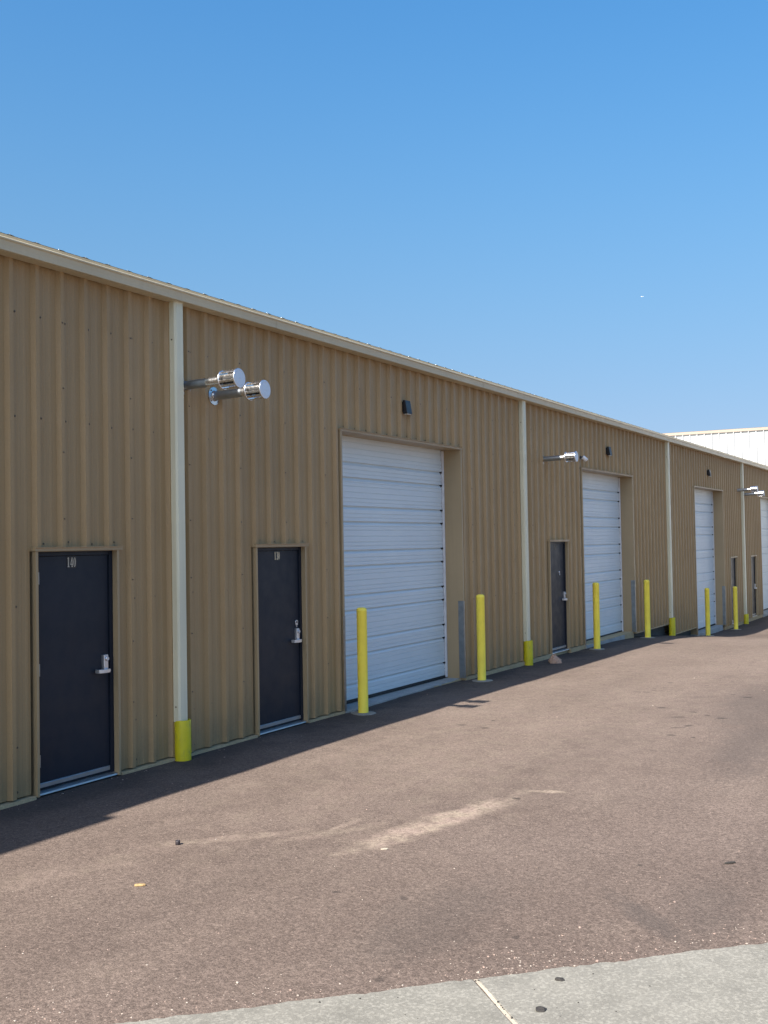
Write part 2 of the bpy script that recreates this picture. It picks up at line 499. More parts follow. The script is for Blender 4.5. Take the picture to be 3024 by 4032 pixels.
# ------------------------------------------------------------------ the tan building
B = thing('warehouse', 'long tan ribbed metal warehouse with dark doors and white roller doors', 'building', (0, 0, 0))
RIB = .3048
X_L, X_R = -12.5, 40.4
BIG = [(5.59, 9.32), (15.41, 19.12), (25.48, 29.33), (36.0, 39.7)]
BIGZ = [(-.005, 3.68), (-.035, 3.68), (-.60, 3.68), (-.68, 3.68)]
DOORS = [(.27, 1.288), (3.64, 4.658), (13.39, 14.408), (30.34, 31.358), (33.87, 34.888)]
DOORZ = [(0, 2.165), (0, 2.165), (0, 2.165), (-.645, 1.52), (-.66, 1.50)]
DSX = [2.18, 11.98, 22.34, 32.41]
def base(x):
    if x < 19.15: return .012
    if x < 22.55: return -.055
    if x < 25.5: return -.38
    return -.685
BASEX = [19.15, 22.55, 25.5]
OPEN = [(a-.062, b, z0-1, z1) for (a, b), (z0, z1) in zip(BIG, BIGZ)] + [(a-.058, b, z0-1, z1) for (a, b), (z0, z1) in zip(DOORS, DOORZ)]

def rib_y(x, h=.044):
    t = (x + .016 + RIB/2) % RIB - RIB/2
    at = abs(t)
    if at <= .022: return -h
    if at < .046: return -h*(1-(at-.022)/.024)
    tt = (x + .016) % RIB
    for c in (.115, .190):
        d = abs(tt-c)
        if d <= .010: return -.004
        if d < .020: return -.004*(1-(d-.010)/.010)
    return 0.
def rib_breaks(x0, x1):
    out = []
    n0 = int(math.floor(x0/RIB))-1; n1 = int(math.ceil(x1/RIB))+1
    for n in range(n0, n1+1):
        c = n*RIB-.016
        for o in (-.046, -.022, .022, .046, .095, .105, .125, .135, .170, .180, .200, .210):
            if x0 < c+o < x1: out.append(c+o)
    return out
def ribbed(mb, x0, x1, basef, top, openings, extra=(), fy=0., mi=0):
    bx = [x0, x1] + rib_breaks(x0, x1) + [e for e in extra if x0 < e < x1]
    for o in openings: bx += [q for q in o[:2] if x0 < q < x1]
    bx = sorted(set(round(q, 5) for q in bx))
    for a, b in zip(bx, bx[1:]):
        mid = (a+b)/2
        ya = fy + rib_y(a+1e-6); yb = fy + rib_y(b-1e-6)
        zs = [(basef(mid), top)]
        for (oa, ob_, oz0, oz1) in openings:
            if oa <= mid <= ob_:
                nz = []
                for (z0, z1) in zs:
                    if oz0 > z0: nz.append((z0, min(z1, oz0)))
                    if oz1 < z1: nz.append((max(z0, oz1), z1))
                zs = nz
        for z0, z1 in zs:
            if z1-z0 > 1e-4: mb.quad((a, ya, z0), (b, yb, z0), (b, yb, z1), (a, ya, z1), mi)
mb = MB()
ribbed(mb, X_L, X_R, base, 4.80, OPEN, BASEX)
# screws
def inside(x, z):
    return any(a-.06 < x < b+.06 and z < z1+.03 for (a, b, z0, z1) in OPEN)
def screw(x, y, z, r=.0085):
    n = 6; jx, jz = random.uniform(-.004, .004), random.uniform(-.012, .012)
    mb.lathe([(r*1.35, 0), (r*1.35, .002), (r*.75, .0025), (r*.7, .009)], (x+jx, y, z+jz), (0, -1, 0), n, 1, False)
for n in range(int(X_L/RIB), int(36/RIB)):
    x = n*RIB - .016 + .072
    bz = base(x)
    for z in (4.28, 3.37, 1.69, .46, bz+.055):
        if z > bz and not inside(x, z): screw(x, 0, z)
    if n % 3 == 2:
        z = 4.28
        while z > bz+.1:
            if not inside(x-.072, z): screw(x-.072, -.044, z, .007)
            z -= .605
for (a, b), (z0, z1) in list(zip(DOORS, DOORZ)) + list(zip(BIG, BIGZ)):
    x = a+.05
    while x < b:
        screw(x+.06, 0, z1+.07, .007); x += RIB
mb.build('wall', [M['wall'], M['screw']], B)

# other walls, closing the volume
mb = MB()
mb.box(X_L, X_L+.1, .02, 15, -.9, 4.9); mb.box(X_R-.1, X_R, .02, 15, -.9, 4.9); mb.box(X_L, X_R, 14.9, 15, -.9, 4.9)
mb.build('end_wall', M['wall'], B)
# roof sheet with ribs ending at the eave
mb = MB()
bx = sorted(set([X_L-.05, X_R+.05] + rib_breaks(X_L-.05, X_R+.05)))
for a, b in zip(bx, bx[1:]):
    za = 4.945 - .12*rib_y(a+1e-6); zb = 4.945 - .12*rib_y(b-1e-6)
    mb.quad((a, -.045, za), (b, -.045, zb), (b, 15.1, zb+.62), (a, 15.1, za+.62))
for n in range(int(X_L/RIB), int(30/RIB)):
    x = n*RIB
    rr = .007 if n % 3 else .010
    mb.lathe([(rr, 0), (rr, .004), (rr*.6, .006), (rr*.7, .010)], (x-.016+random.uniform(-.03, .03), -.025, 4.949), (0, 0, 1), 6, 1, False)
mb.build('roof', [M['roof'], M['galv']], B)
# eave trim under the roof edge, box gutter in front of it
mb = MB()
mb.prism([(-.002, 4.86), (-.040, 4.86), (-.048, 4.940), (-.002, 4.943)], 'x', X_L-.05, X_R+.05)
mb.build('eave_trim', M['stone'], B)
mb = MB()
BEAD = [(-.188+.012*math.cos(R(q)), 4.851+.012*math.sin(R(q))) for q in range(250, 20, -23)]
GPROF = [(-.036, 4.748), (-.152, 4.750), (-.155, 4.778), (-.166, 4.778), (-.169, 4.752), (-.175, 4.754), (-.179, 4.795), (-.186, 4.835)] + BEAD + [(-.172, 4.838), (-.165, 4.800), (-.160, 4.785), (-.040, 4.770), (-.050, 4.870)]
mb.sweep(GPROF, X_L-.05, X_R+.05)
for x in (-7.2, -1.15, 3.9, 10.0, 16.05, 22.1, 28.2, 34.3):
    mb.sweep([(y*1.012-.0012, z+(.0015 if z > 4.81 else -.0015)) for y, z in GPROF[4:9]], x, x+.05)
mb.build('gutter', M['stone'], B)
# stepped up roof part beyond the left of the photo: its shadow is what widens at lower left
mb = MB()
mb.box(-12.55, -6.14, -.19, 9., 4.99, 5.63)
mb.build('raised_roof', M['stone'], B)

# foundation, proud of the panels where the photo shows its ledge
mb = MB()
def ledge(a, b, y, zt, zb=None):
    mb.box(a, b, y, .3, (gz(a)-.25) if zb is None else zb, zt)
xa = X_L
cuts = sorted(DOORS[:3]+BIG[:2])
for (a, b) in cuts + [(19.15, 19.15)]:
    # ragged front lip made of short pieces
    x = xa
    while x < a - .045 - 1e-6:
        e = min(a-.045, x+random.uniform(.25, .6))
        ledge(x, e, -.052+random.uniform(-.006, .006), -.002+random.uniform(-.003, .001)); x = e
    xa = b+.045
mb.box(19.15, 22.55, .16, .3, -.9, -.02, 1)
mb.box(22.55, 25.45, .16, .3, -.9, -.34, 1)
mb.box(29.40, 40.4, -.02, .3, -1.1, -.690)
for (a, b) in cuts: mb.box(a-.044, b+.044, .02, .3, -.5, -.022)
mb.build('foundation', [M['slab'], M['void']], B)
# bottom flashing on the stretches where the panels hang clear of the ground
for a, b, z in ((19.2, 22.44, -.055), (22.62, 25.42, -.38), (29.45, 30.28, -.685), (31.42, 32.5, -.685), (32.72, 33.78, -.685)):
    mb = MB()
    mb.box(a, b, -.040, .02, z-.022, z+.002)
    mb.build('base_flashing', M['trim'], B, (a, 0, z))
# interior floor and back lining so nothing leaks through
mb = MB()
mb.box(X_L+.1, 22.5, .31, 14.9, -.3, -.01); mb.box(22.5, X_R-.1, .31, 14.9, -1.1, -.62)
mb.build('floor', M['slab'], B)

# downspouts with their yellow boots
BOOTS = [(.385, -.10), (.375, -.15), (.10, -.50), (-.45, -.90)]
for i, x in enumerate(DSX):
    t, b = BOOTS[i]
    mb = MB()
    w2, y0, y1 = .068, -.038, -.125
    ch = .020
    prof = [(x-w2, y0), (x-w2, y1+ch), (x-w2+ch, y1), (x+w2-ch*.6, y1), (x+w2, y1+ch*.6), (x+w2, y0)]
    mb.prism(prof, 'z', t-.012, 4.752)
    for z in (t+.9, 3.75):     # joint sleeves
        pr = [(x+(px-x)*1.02, y0+(py-y0)*1.02) for px, py in prof]
        mb.prism(pr, 'z', z, z+.004)
    for z in (4.35, t+.14):
        mb.lathe([(.009, 0), (.009, .003), (.005, .004), (.005, .010)], (x-w2, -.075, z), (-1, 0, 0), 8, 1, False)
    d = mb.build('downspout', [M['ash'], M['screw']], B, (x, -.08, t))
    mb = MB()
    r = .086; n = 28
    ring = [(r*.93, t-b-.12), (r*.93, t-b), (r, t-b), (r, .0)]
    mb.lathe([(r, 0), (r, t-b-.006), (r-.004, t-b), (r-.012, t-b), (r-.014, t-b-.02), (r-.014, .12)], (x+.014, -.094, b), (0, 0, 1), n, 0, True, False)
    mb.build('boot', M['boot'], d, (x, -.08, t))

# ---------- personnel doors
def stroke(mb, pts, wds, cx, cz, sx, sz, y, mi=0):
    """calligraphic stroke through pts with half-widths wds, in digit units"""
    L = []; Rr = []
    for i, p in enumerate(pts):
        a = Vector(pts[max(i-1, 0)]); b = Vector(pts[min(i+1, len(pts)-1)])
        d = (b-a).normalized(); nrm = Vector((-d.y, d.x))
        w_ = wds[i] if isinstance(wds, (list, tuple)) else wds
        L.append((p[0]+nrm.x*w_, p[1]+nrm.y*w_)); Rr.append((p[0]-nrm.x*w_, p[1]-nrm.y*w_))
    v = [(cx+q[0]*sx, y, cz+q[1]*sz) for q in L] + [(cx+q[0]*sx, y, cz+q[1]*sz) for q in Rr]
    n = len(pts)
    mb.add(v, [(i, i+1, n+i+1, n+i) for i in range(n-1)], mi)
def digit(mb, ch, cx, cz, sx, sz, y):
    e = .0004
    if ch == '1':
        stroke(mb, [(0, .04), (0, 1)], .13, cx, cz, sx, sz, y)
        stroke(mb, [(-.28, .84), (-.1, .95), (.0, 1.0)], [.02, .05, .06], cx, cz, sx, sz, y-e)
        stroke(mb, [(-.30, .025), (.30, .025)], .03, cx, cz, sx, sz, y-2*e)
    elif ch == '4':
        stroke(mb, [(.12, .04), (.12, 1)], .12, cx, cz, sx, sz, y)
        stroke(mb, [(.10, .98), (-.38, .30)], .05, cx, cz, sx, sz, y-e)
        stroke(mb, [(-.42, .28), (.40, .28)], .04, cx, cz, sx, sz, y-2*e)
        stroke(mb, [(-.12, .025), (.36, .025)], .03, cx, cz, sx, sz, y-3*e)
    elif ch == '0':
        n = 28
        for k in range(n):
            a0, a1 = 2*math.pi*k/n, 2*math.pi*(k+1)/n
            P = lambda a, ox, oz: (cx+math.cos(a)*ox*sx, y, cz+(.5+math.sin(a)*oz)*sz)
            mb.quad(P(a0, .36, .5), P(a1, .36, .5), P(a1, .13, .46), P(a0, .13, .46))
    elif ch == '3':
        pts = []; wd = []
        for k in range(13):
            an = R(160-k*250/12); pts.append((.02+.25*math.cos(an), .75+.24*math.sin(an))); wd.append(.04+.09*max(0, math.cos(an)))
        stroke(mb, pts, wd, cx, cz, sx, sz, y)
        pts = []; wd = []
        for k in range(13):
            an = R(90-k*250/12); pts.append((.0+.30*math.cos(an), .27+.26*math.sin(an))); wd.append(.04+.10*max(0, math.cos(an)))
        stroke(mb, pts, wd, cx, cz, sx, sz, y-e)
    elif ch == '2':
        pts = []; wd = []
        for k in range(11):
            an = R(170-k*200/10); pts.append((.0+.30*math.cos(an), .72+.26*math.sin(an))); wd.append(.04+.09*max(0, math.cos(an)))
        pts.append((-.32, .08)); wd.append(.04)
        stroke(mb, pts, wd, cx, cz, sx, sz, y)
        stroke(mb, [(-.36, .06), (.36, .06)], .06, cx, cz, sx, sz, y-e)

DOORTXT = ['140', '130', '120', None, None]
DY = .028            # door face behind the panel plane
def man_door(i):
    a, b = DOORS[i]; z0, z1 = DOORZ[i]
    xm = (a+b)/2
    # trims: jambs, header with a small drip, and the steel frame inside them
    mb = MB()
    TY = -.046
    zb = z0-.02
    mb.box(a-.026, a-.004, TY, .0, zb, z1-.002)                   # left face trim
    mb.box(a-.004, a, TY-.0015, .10, zb, z1-.002)
    mb.box(b+.002, b+.028, TY, -.001, zb, z1-.002)                # right face trim
    mb.box(b-.002, b+.002, TY-.0015, .10, zb, z1-.003)              # right reveal
    mb.box(a-.040, b+.070, TY-.012, -.0015, z1, z1+.032)            # header face
    mb.box(a-.040, b+.070, TY-.030, -.0015, z1+.032, z1+.036)
    mb.box(a+.0005, b-.0025, TY+.002, .10, z1-.006, z1-.002)        # head reveal
    fr = mb.build('door_frame', M['trim'], B, (a, 0, z0))
    mb = MB()
    mb.box(a+.002, a+.050, DY-.012, .12, z0-.01, z1-.008)
    mb.box(b-.050, b-.004, DY-.016, .12, z0-.01, z1-.008)
    mb.box(a+.050, b-.050, DY-.012, .12, z1-.045, z1-.008)
    mb.build('steel_jamb', M['door'], fr, (a, 0, z0))
    # leaf
    xl, xr = a+.054, b-.054
    mb = MB()
    mb.box(xl, xr, DY, DY+.044, z0+.022, z1-.049)
    d = mb.build('door', M['door'], B, (xl, DY, z0), bev=.002)
    for zc in (z0+1.92, z0+1.095, z0+.28):
        mb = MB()
        mb.lathe([(.009, -.055), (.009, .055)], (xl+.002, DY-.016, zc), (0, 0, 1), 10)
        mb.box(xl+.002, xl+.014, DY-.010, DY+.002, zc-.052, zc+.052)
        mb.build('hinge', M['guard'], d, (xl, DY, zc))
    mb = MB()
    mb.box(xl+.004, xr-.004, DY-.010, DY-.0005, z0+.040, z0+.074)
    mb.prism([(DY-.012, z0+.074), (DY-.0005, z0+.074), (DY-.0005, z0+.081), (DY-.007, z0+.079)], 'x', xl+.004, xr-.004)
    mb.build('door_sweep', M['alu'], d, (xl, DY, z0))
    mb = MB()
    mb.prism([(-.035, z0-.012), (-.030, z0+.002), (.02, z0+.016), (.11, z0+.016), (.11, z0-.012)], 'x', a+.004, b-.004)
    mb.build('threshold', M['alu'], d, (xl, DY, z0))
    # handle set: escutcheon, cylinder, returning lever
    hx, hz = xr-.068, z0+1.005
    mb = MB()
    mb.box(hx-.030, hx+.028, DY-.032, DY-.0005, hz-.02, hz+.150)
    mb.prism([(hx-.026, DY-.037), (hx+.024, DY-.037), (hx+.028, DY-.032), (hx-.030, DY-.032)], 'z', hz-.015, hz+.145)
    mb.lathe([(.021, 0), (.021, .012), (.018, .016), (.012, .016), (.012, .012)], (hx+.004, DY-.036, hz+.112), (0, -1, 0), 20)
    lev = [(hx, DY-.03), (hx, DY-.075), (hx-.028, DY-.083), (hx-.088, DY-.080), (hx-.118, DY-.060), (hx-.122, DY-.020)]
    for p, q in zip(lev, lev[1:]):
        dd = Vector((q[0]-p[0], q[1]-p[1])).normalized(); nn = Vector((-dd.y, dd.x))*.0085; ex = dd*.004
        mb.prism([(p[0]-ex.x+nn.x, p[1]-ex.y+nn.y), (q[0]+ex.x+nn.x, q[1]+ex.y+nn.y), (q[0]+ex.x-nn.x, q[1]+ex.y-nn.y), (p[0]-ex.x-nn.x, p[1]-ex.y-nn.y)], 'z', hz-.016-.0003*p[0], hz+.018)
    mb.lathe([(.026, 0), (.026, .012), (.017, .018), (.015, .045)], (hx, DY-.032, hz), (0, -1, 0), 18)
    mb.build('door_handle', M['nickel'], d, (hx, DY, hz), bev=.0015)
    # number
    txt = DOORTXT[i]
    if txt:
        cx = {0: a+.482, 1: a+.505, 2: a+.47}[i]
        H = .088; zc = z0+2.012
        mb = MB()
        if i == 0: mb.box(cx-.062, cx+.062, DY-.0025, DY-.0004, zc-.010, zc+H+.012)
        else: mb.prism([(cx-.062, zc-.004), (cx-.05, zc-.012), (cx+.05, zc-.012), (cx+.062, zc+.004), (cx+.062, zc+H-.004), (cx+.05, zc+H+.010), (cx-.052, zc+H+.010), (cx-.062, zc+H)], 'y', DY-.0025, DY-.0004)
        pl = mb.build('number_plate', M['black'], d, (cx, DY, zc))
        mb = MB()
        for k, c in enumerate(txt): digit(mb, c, cx+(k-1)*.038-(.003 if k == 0 else 0), zc, .042, H, DY-.0035)
        dg = mb.build('number', M[('silverdigit', 'gold', 'dimdigit')[i]], d, (cx, DY, zc))
    if i == 1:   # shield shaped cylinder guard above the lever set
        mb = MB()
        cx, cz = hx+.006, hz+.168
        sh = [(-.008, 0), (.008, 0), (.012, .010), (.024, .024), (.028, .060), (.026, .074), (.012, .084), (-.012, .084), (-.026, .074), (-.028, .060), (-.024, .024), (-.012, .010)]
        mb.prism([(cx+x, cz+z) for x, z in sh], 'y', DY-.012, DY-.0005)
        kc = mb.build('lock_guard', M['nickel'], d, (cx, DY, cz), bev=.002)
        mb = MB()
        mb.prism([(cx-.016, cz+.050), (cx+.016, cz+.050), (cx+.006, cz+.072), (cx-.006, cz+.072)], 'y', DY-.0145, DY-.0118)
        mb.build('keyhole', M['black'], d, (cx, DY, cz))
        mb = MB()
        mb.prism([(cx-.010, cz+.012), (cx+.010, cz+.012), (cx+.007, cz+.022), (cx-.007, cz+.022)], 'y', DY-.0145, DY-.0118)
        mb.build('guard_slot', M['black'], d, (cx, DY, cz))
    if i == 2:   # door viewer with a ring pull below it
        mb = MB()
        cx, cz = a+.67, z0+1.555
        mb.lathe([(.020, 0), (.020, .010), (.012, .014)], (cx, DY, cz), (0, -1, 0), 16)
        pts = [(cx+.017*math.sin(t), DY-.010, cz-.042+.020*math.cos(t)) for t in [2*math.pi*k/16 for k in range(17)]]
        mb.tube(pts, .004, 6)
        mb.build('door_viewer', M['nickel'], d, (cx, DY, cz))
for i in range(5): man_door(i)

# ---------- sectional overhead doors
RD = .275
def section_profile(z0, z1):
    n = 6; h = (z1-z0)/n
    pr = [(RD+.004, z0)]
    for k in range(n):
        zb = z0+k*h
        def fine(z): return [(RD, z-.009), (RD+.007, z-.006), (RD+.007, z+.002), (RD, z+.004)]
        def bold(z): return [(RD, z-.042), (RD+.020, z-.009), (RD+.034, z-.007), (RD+.034, z+.009), (RD-.003, z+.011), (RD-.003, z+.021), (RD, z+.026)]
        items = [('f', .055), ('f', .110), ('b', .205), ('f', .270), ('f', .325), ('f', .405), ('f', .490), ('f', .545), ('b', .6035)]
        sc = h/.6104
        for kind, dz in items:
            if kind == 'b' and dz > .6 and k == n-1: continue
            pr += fine(zb+dz*sc) if kind == 'f' else bold(zb+dz*sc)
    pr.append((RD, z1))
    return pr
for i, (a, b) in enumerate(BIG):
    z0, z1 = BIGZ[i]
    zd = z0 + .012
    mb = MB()
    mb.sweep(section_profile(zd+.03, z1+.05), a+.03, b-.075)
    mb.box(a+.03, b-.075, RD+.03, RD+.07, zd+.02, z1+.05)
    od = mb.build('overhead_door', M['roller'], B, ((a+b)/2, RD, z0))
    mb = MB()
    mb.box(a+.02, b-.06, RD-.008, RD+.04, zd-.012, zd+.032)
    mb.build('bottom_seal', M['rubber'], od, ((a+b)/2, RD, z0), bev=.004)
    mb = MB()
    mb.box(b-.052, b-.006, RD-.022, RD+.05, zd, z1-.01)
    h = (z1+.05-zd-.03)/6
    for k in range(6):
        for dz in (.205, .6035):
            z = zd+.03+k*h+dz*h/.6104
            if z < z1-.05: mb.box(b-.080, b-.050, RD-.006, RD+.03, z-.016, z+.014, 1)
    mb.box(b-.0745, b-.0525, RD+.012, RD+.06, zd, z1, 1)
    mb.build('weatherstrip', [M['white'], M['rubber']], od, ((a+b)/2, RD, z0))
    mb = MB()
    mb.box(a+.006, a+.028, RD-.022, RD+.05, zd, z1-.01)
    mb.build('weatherstrip', M['white'], od, ((a+b)/2, RD, z0))
    # tan surround
    mb = MB()
    zb = z0-.012
    mb.box(b, b+.004, -.0485, .34, zb, z1-.001)                # right reveal, seen broadside
    mb.box(b+.004, b+.040, -.047, -.002, zb, z1-.001)         # right face
    mb.box(a-.004, a, -.0485, .34, zb, z1-.001)
    mb.box(a-.034, a-.004, -.047, -.002, zb, z1-.001)
    mb.box(a-.05, b+.05, -.054, -.0025, z1, z1+.030)
    mb.box(a-.05, b+.05, -.072, -.0025, z1+.030, z1+.034)
    mb.box(a, b, -.044, .34, z1-.001, z1+.003)                # head reveal
    mb.box(a, b, .33, .34, z1, z1+.4)
    mb.build('door_surround', M['trim'], B, ((a+b)/2, 0, z0))
    for side in (0, 1):
        x = b if side else a
        s_ = -1 if side else 1
        mb = MB()
        top = z0+1.24; n = 16
        # slightly buckled corner plate
        for k in range(n):
            za, zb2 = z0+(top-z0)*k/n, z0+(top-z0)*(k+1)/n
            f1 = lambda z: .0035+.0025*math.sin(z*7+x)+.012*max(0, .15-(z-z0))**1.0
            xa1, xb1 = x+s_*f1(za), x+s_*f1(zb2)
            mb.quad((xa1, .045, za), (xa1, -.0515, za), (xb1, -.0515, zb2), (xb1, .045, zb2))
            mb.quad((xa1, -.0515, za), (x-s_*.046, -.0505, za), (x-s_*.046, -.0505, zb2), (xb1, -.0515, zb2))
        mb.build('jamb_guard', M['guard'], B, (x, 0, z0))
    mb = MB()
    # concrete sill with a ragged asphalt line
    pts = []
    for k in range(25):
        t = k/24
        pts.append((a-.02+(b-a+.04)*t, -.06+.10*t+random.uniform(-.012, .012)))
    mb.prism(pts + [(b+.02, .36), (a-.02, .36)], 'z', z0-.4, z0-.006)
    mb.build('door_sill', M['sill'], B, ((a+b)/2, 0, z0))

# ------------------------------------------------------------------ things on the wall
# flue vents
def make_flue(loc, L, cap_r=.100, pr=.049, sleeve=.30):
    t = thing('flue_vent', '', 'flue vent', loc, 'flue vents sticking out of the tan wall')
    x, y, z = loc
    tilt = Vector((0, -1, .028)).normalized()
    P = lambda d: Vector((x, y, z)) + tilt*d
    mb = MB()
    mb.lathe([(pr, -.06), (pr, sleeve)], P(0), tilt, 28, 0, True)
    mb.build('pipe', M['pipe'], t, loc)
    mb = MB()
    mb.lathe([(pr+.002, sleeve-.004), (pr+.002, L-.225)], P(0), tilt, 28, 0, True)
    mb.lathe([(pr+.002, L-.225), (pr+.014, L-.213)], P(0), tilt, 28, 0, False, False)
    mb.build('sleeve', M['chrome'], t, loc)
    mb = MB()
    mb.lathe([(.0, .0), (pr+.012, .0), (pr+.012, .012), (pr+.002, .030)], P(0.004), tilt, 28, 0, True, False)
    mb.lathe([(.100, .002), (.100, .008), (pr+.01, .012)], P(0.002), tilt, 28, 0, False, False)
    for k in range(4):
        an = R(45+90*k)
        mb.lathe([(.009, 0), (.009, .006)], P(.010)+Vector((math.cos(an)*.082, 0, math.sin(an)*.082)), tilt, 8, 1, False)
    mb.build('flange', [M['galv'], M['screw']], t, loc)
    mb = MB()
    a, b = L-.215, L
    mb.lathe([(pr*.98, a), (cap_r, a)], P(0), tilt, 36, 0, False, False)
    mb.lathe([(cap_r, a), (cap_r+.003, a+.004), (cap_r+.003, a+.014), (cap_r-.001, a+.018)], P(0), tilt, 36, 0, True, False)
    mb.lathe([(cap_r-.001, a+.018), (pr, a+.018)], P(0), tilt, 36, 0, False, False)
    mb.lathe([(.002, b-.018), (cap_r-.001, b-.018)], P(0), tilt, 36, 0, False, False)
    mb.lathe([(cap_r-.001, b-.018), (cap_r+.003, b-.014), (cap_r+.003, b-.003), (cap_r, b)], P(0), tilt, 36, 0, True, False)
    U = Vector((1, 0, 0)); W = tilt.cross(U)
    n = 11
    for k in range(n):
        a0 = 2*math.pi*(k-.28)/n; a1 = 2*math.pi*(k+.28)/n
        e = lambda an, rr, d: P(d) + (U*math.cos(an)+W*math.sin(an))*rr
        am = (a0+a1)/2
        q = [e(a0, cap_r-.006, a+.018), e(am, cap_r-.001, a+.018), e(a1, cap_r-.006, a+.018)]
        q2 = [e(a0, cap_r-.006, b-.015), e(am, cap_r-.001, b-.015), e(a1, cap_r-.006, b-.015)]
        mb.add(q+q2, [(0, 1, 4, 3), (1, 2, 5, 4)], 0, True)
    mb.lathe([(pr*.9, a), (pr*.9, b-.015)], P(0), tilt, 20, 1, True, False)
    c = mb.build('vent_cap', [M['chrome'], M['rubber']], t, loc)
    mb = MB()
    mb.lathe([(cap_r, b), (cap_r*.80, b+.002), (cap_r*.76, b-.001), (cap_r*.74, b+.002), (.012, b+.003), (.006, b+.006), (.0005, b+.006)], P(0), tilt, 40, 0, False, False)
    mb.build('end_disc', M['capface'], c, loc)
    return t
fl = make_flue((2.40, 0, 3.905), .730, sleeve=.320)
fl['label'] = 'silver flue vent nearest the camera, half hidden by the first downspout'
f2 = make_flue((2.91, 0, 3.850), .695, sleeve=.405)
f2['label'] = 'silver flue vent with round wall flange, just right of the foremost vent'
for loc, lab in (((13.16, 0, 3.752), 'single silver flue vent high on the wall above door beside security camera'),
                 ((31.80, 0, 3.795), 'far silver flue vent crossing the last downspout, upper of the pair'),
                 ((33.00, 0, 3.685), 'far silver flue vent right of the last downspout, lower of the pair')):
    c = copy_tree(f2); c.location = loc; c['label'] = lab
# wall lamps
def make_lamp(loc):
    t = thing('wall_lamp', '', 'wall lamp', loc, 'black wall lamps above the roller doors')
    x, y, z = loc
    mb = MB()
    mb.box(x-.070, x+.070, -.048, 0., z+.030, z+.180)
    mb.build('junction_box', M['black'], t, loc, bev=.006)
    mb = MB()
    pr = [(-.046, z+.200), (-.086, z+.198), (-.118, z+.006), (-.115, z), (-.046, z)]
    mb.prism(pr, 'x', x-.080, x+.080)
    h = mb.build('housing', M['black'], t, loc, bev=.006)
    mb = MB()
    mb.box(x-.06, x+.06, -.108, -.06, z-.006, z-.001)
    mb.build('lens', M['lens'], h, loc)
    return t
lp = make_lamp((7.42, 0, 4.075))
lp['label'] = 'black wedge wall lamp above the nearest white roller door'
for x, lab in ((17.25, 'black wedge wall lamp above the second roller door, right of security camera'),
               (27.38, 'small far black wall lamp above the third roller door')):
    c = copy_tree(lp); c.location = (x, 0, 4.075); c['label'] = lab
# security camera
loc = (15.35, 0, 3.90)
sc = thing('security_camera', 'small white security camera on the wall above second roller door corner', 'security camera', loc)
mb = MB()
mb.lathe([(.036, 0), (.036, .014), (.016, .024), (.014, .04), (.020, .055)], (15.35, -.03, 3.92), (0, -1, 0), 18)
mb.build('mount', M['black'], sc, loc)
mb = MB()
ax = Vector((.55, -.55, -.62)).normalized(); p0 = Vector((15.36, -.085, 3.925))
mb.lathe([(.0005, -.012), (.034, -.012), (.042, 0), (.042, .105), (.040, .108), (.038, .098)], p0, ax, 24, 0, True, False)
bd = mb.build('body', M['white'], sc, loc)
mb = MB()
mb.lathe([(.0385, .099), (.02, .100), (.014, .103), (.0005, .104)], p0, ax, 24, 0, True, False)
mb.build('lens', M['rubber'], bd, loc)
mb = MB()
mb.tube([(15.34, -.05, 3.90), (15.30, -.06, 3.87), (15.285, -.05, 3.82), (15.315, -.045, 3.77), (15.305, -.05, 3.72), (15.32, -.07, 3.66)], .007, 8)
mb.build('cable', M['cable'], sc, loc)

# ------------------------------------------------------------------ bollards
def make_bollard(x, y):
    z = gz(x)+wob(x, y)
    t = thing('bollard', '', 'bollard', (x, y, z), 'yellow bollards guarding the roller doors')
    mb = MB()
    r = .068; H = 1.385
    mb.lathe([(r+.0015, 0.008), (r, .02), (r, H-.05), (r+.0012, H-.048), (r+.0012, H-.036), (r-.002, H-.026), (r*.88, H-.012), (r*.55, H-.002), (.001, H)], (x, y, z), (0, 0, 1), 32, 0, True, False)
    mb.build('post', M['yellow'], t, (x, y, z))
    mb = MB()
    n = 40; v = []; rnd = random.Random(int(x*10))
    ph = [rnd.uniform(0, 6) for _ in range(4)]
    rr = [.165*(1+.06*math.sin(2*a_+ph[0])+.05*math.sin(3*a_+ph[1])+.025*math.sin(7*a_+ph[2])+.015*math.sin(13*a_+ph[3])) for a_ in [2*math.pi*k/n for k in range(n)]]
    for fac, zz in ((1.03, -.03), (1., .008), (.93, .013), (.42, .016)):
        for k in range(n):
            an = 2*math.pi*k/n
            v.append((x+rr[k]*fac*math.cos(an), y+rr[k]*fac*math.sin(an), z+zz))
    f = [(i*n+k, i*n+(k+1) % n, (i+1)*n+(k+1) % n, (i+1)*n+k) for i in range(3) for k in range(n)] + [tuple(range(3*n, 4*n))]
    mb.add(v, f, 0, True)
    mb.build('concrete_footing', M['footing'], t, (x, y, z))
    return t
BOL = [(5.65, -.27, 'yellow bollard nearest the camera, left edge of the first white roller door'),
       (9.40, -.31, 'yellow bollard right of the first white roller door and its steel guard'),
       (15.30, -.32, 'yellow bollard left edge of the second roller door, right of the rock'),
       (19.20, -.31, 'yellow bollard right of the second roller door, before the third downspout'),
       (25.62, -.30, 'yellow bollard in front of the third roller door, left side'),
       (29.62, -.30, 'yellow bollard overlapping the narrow far door right of third roller door'),
       (35.62, -.42, 'yellow bollard cut by the right edge of photo, before the last roller door')]
b0 = make_bollard(*BOL[0][:2]); b0['label'] = BOL[0][2]
for x, y, lab in BOL[1:]:
    c = copy_tree(b0); c.location = (x, y, gz(x)+wob(x, y)); c['label'] = lab
    c.rotation_euler.z = random.uniform(0, 6)

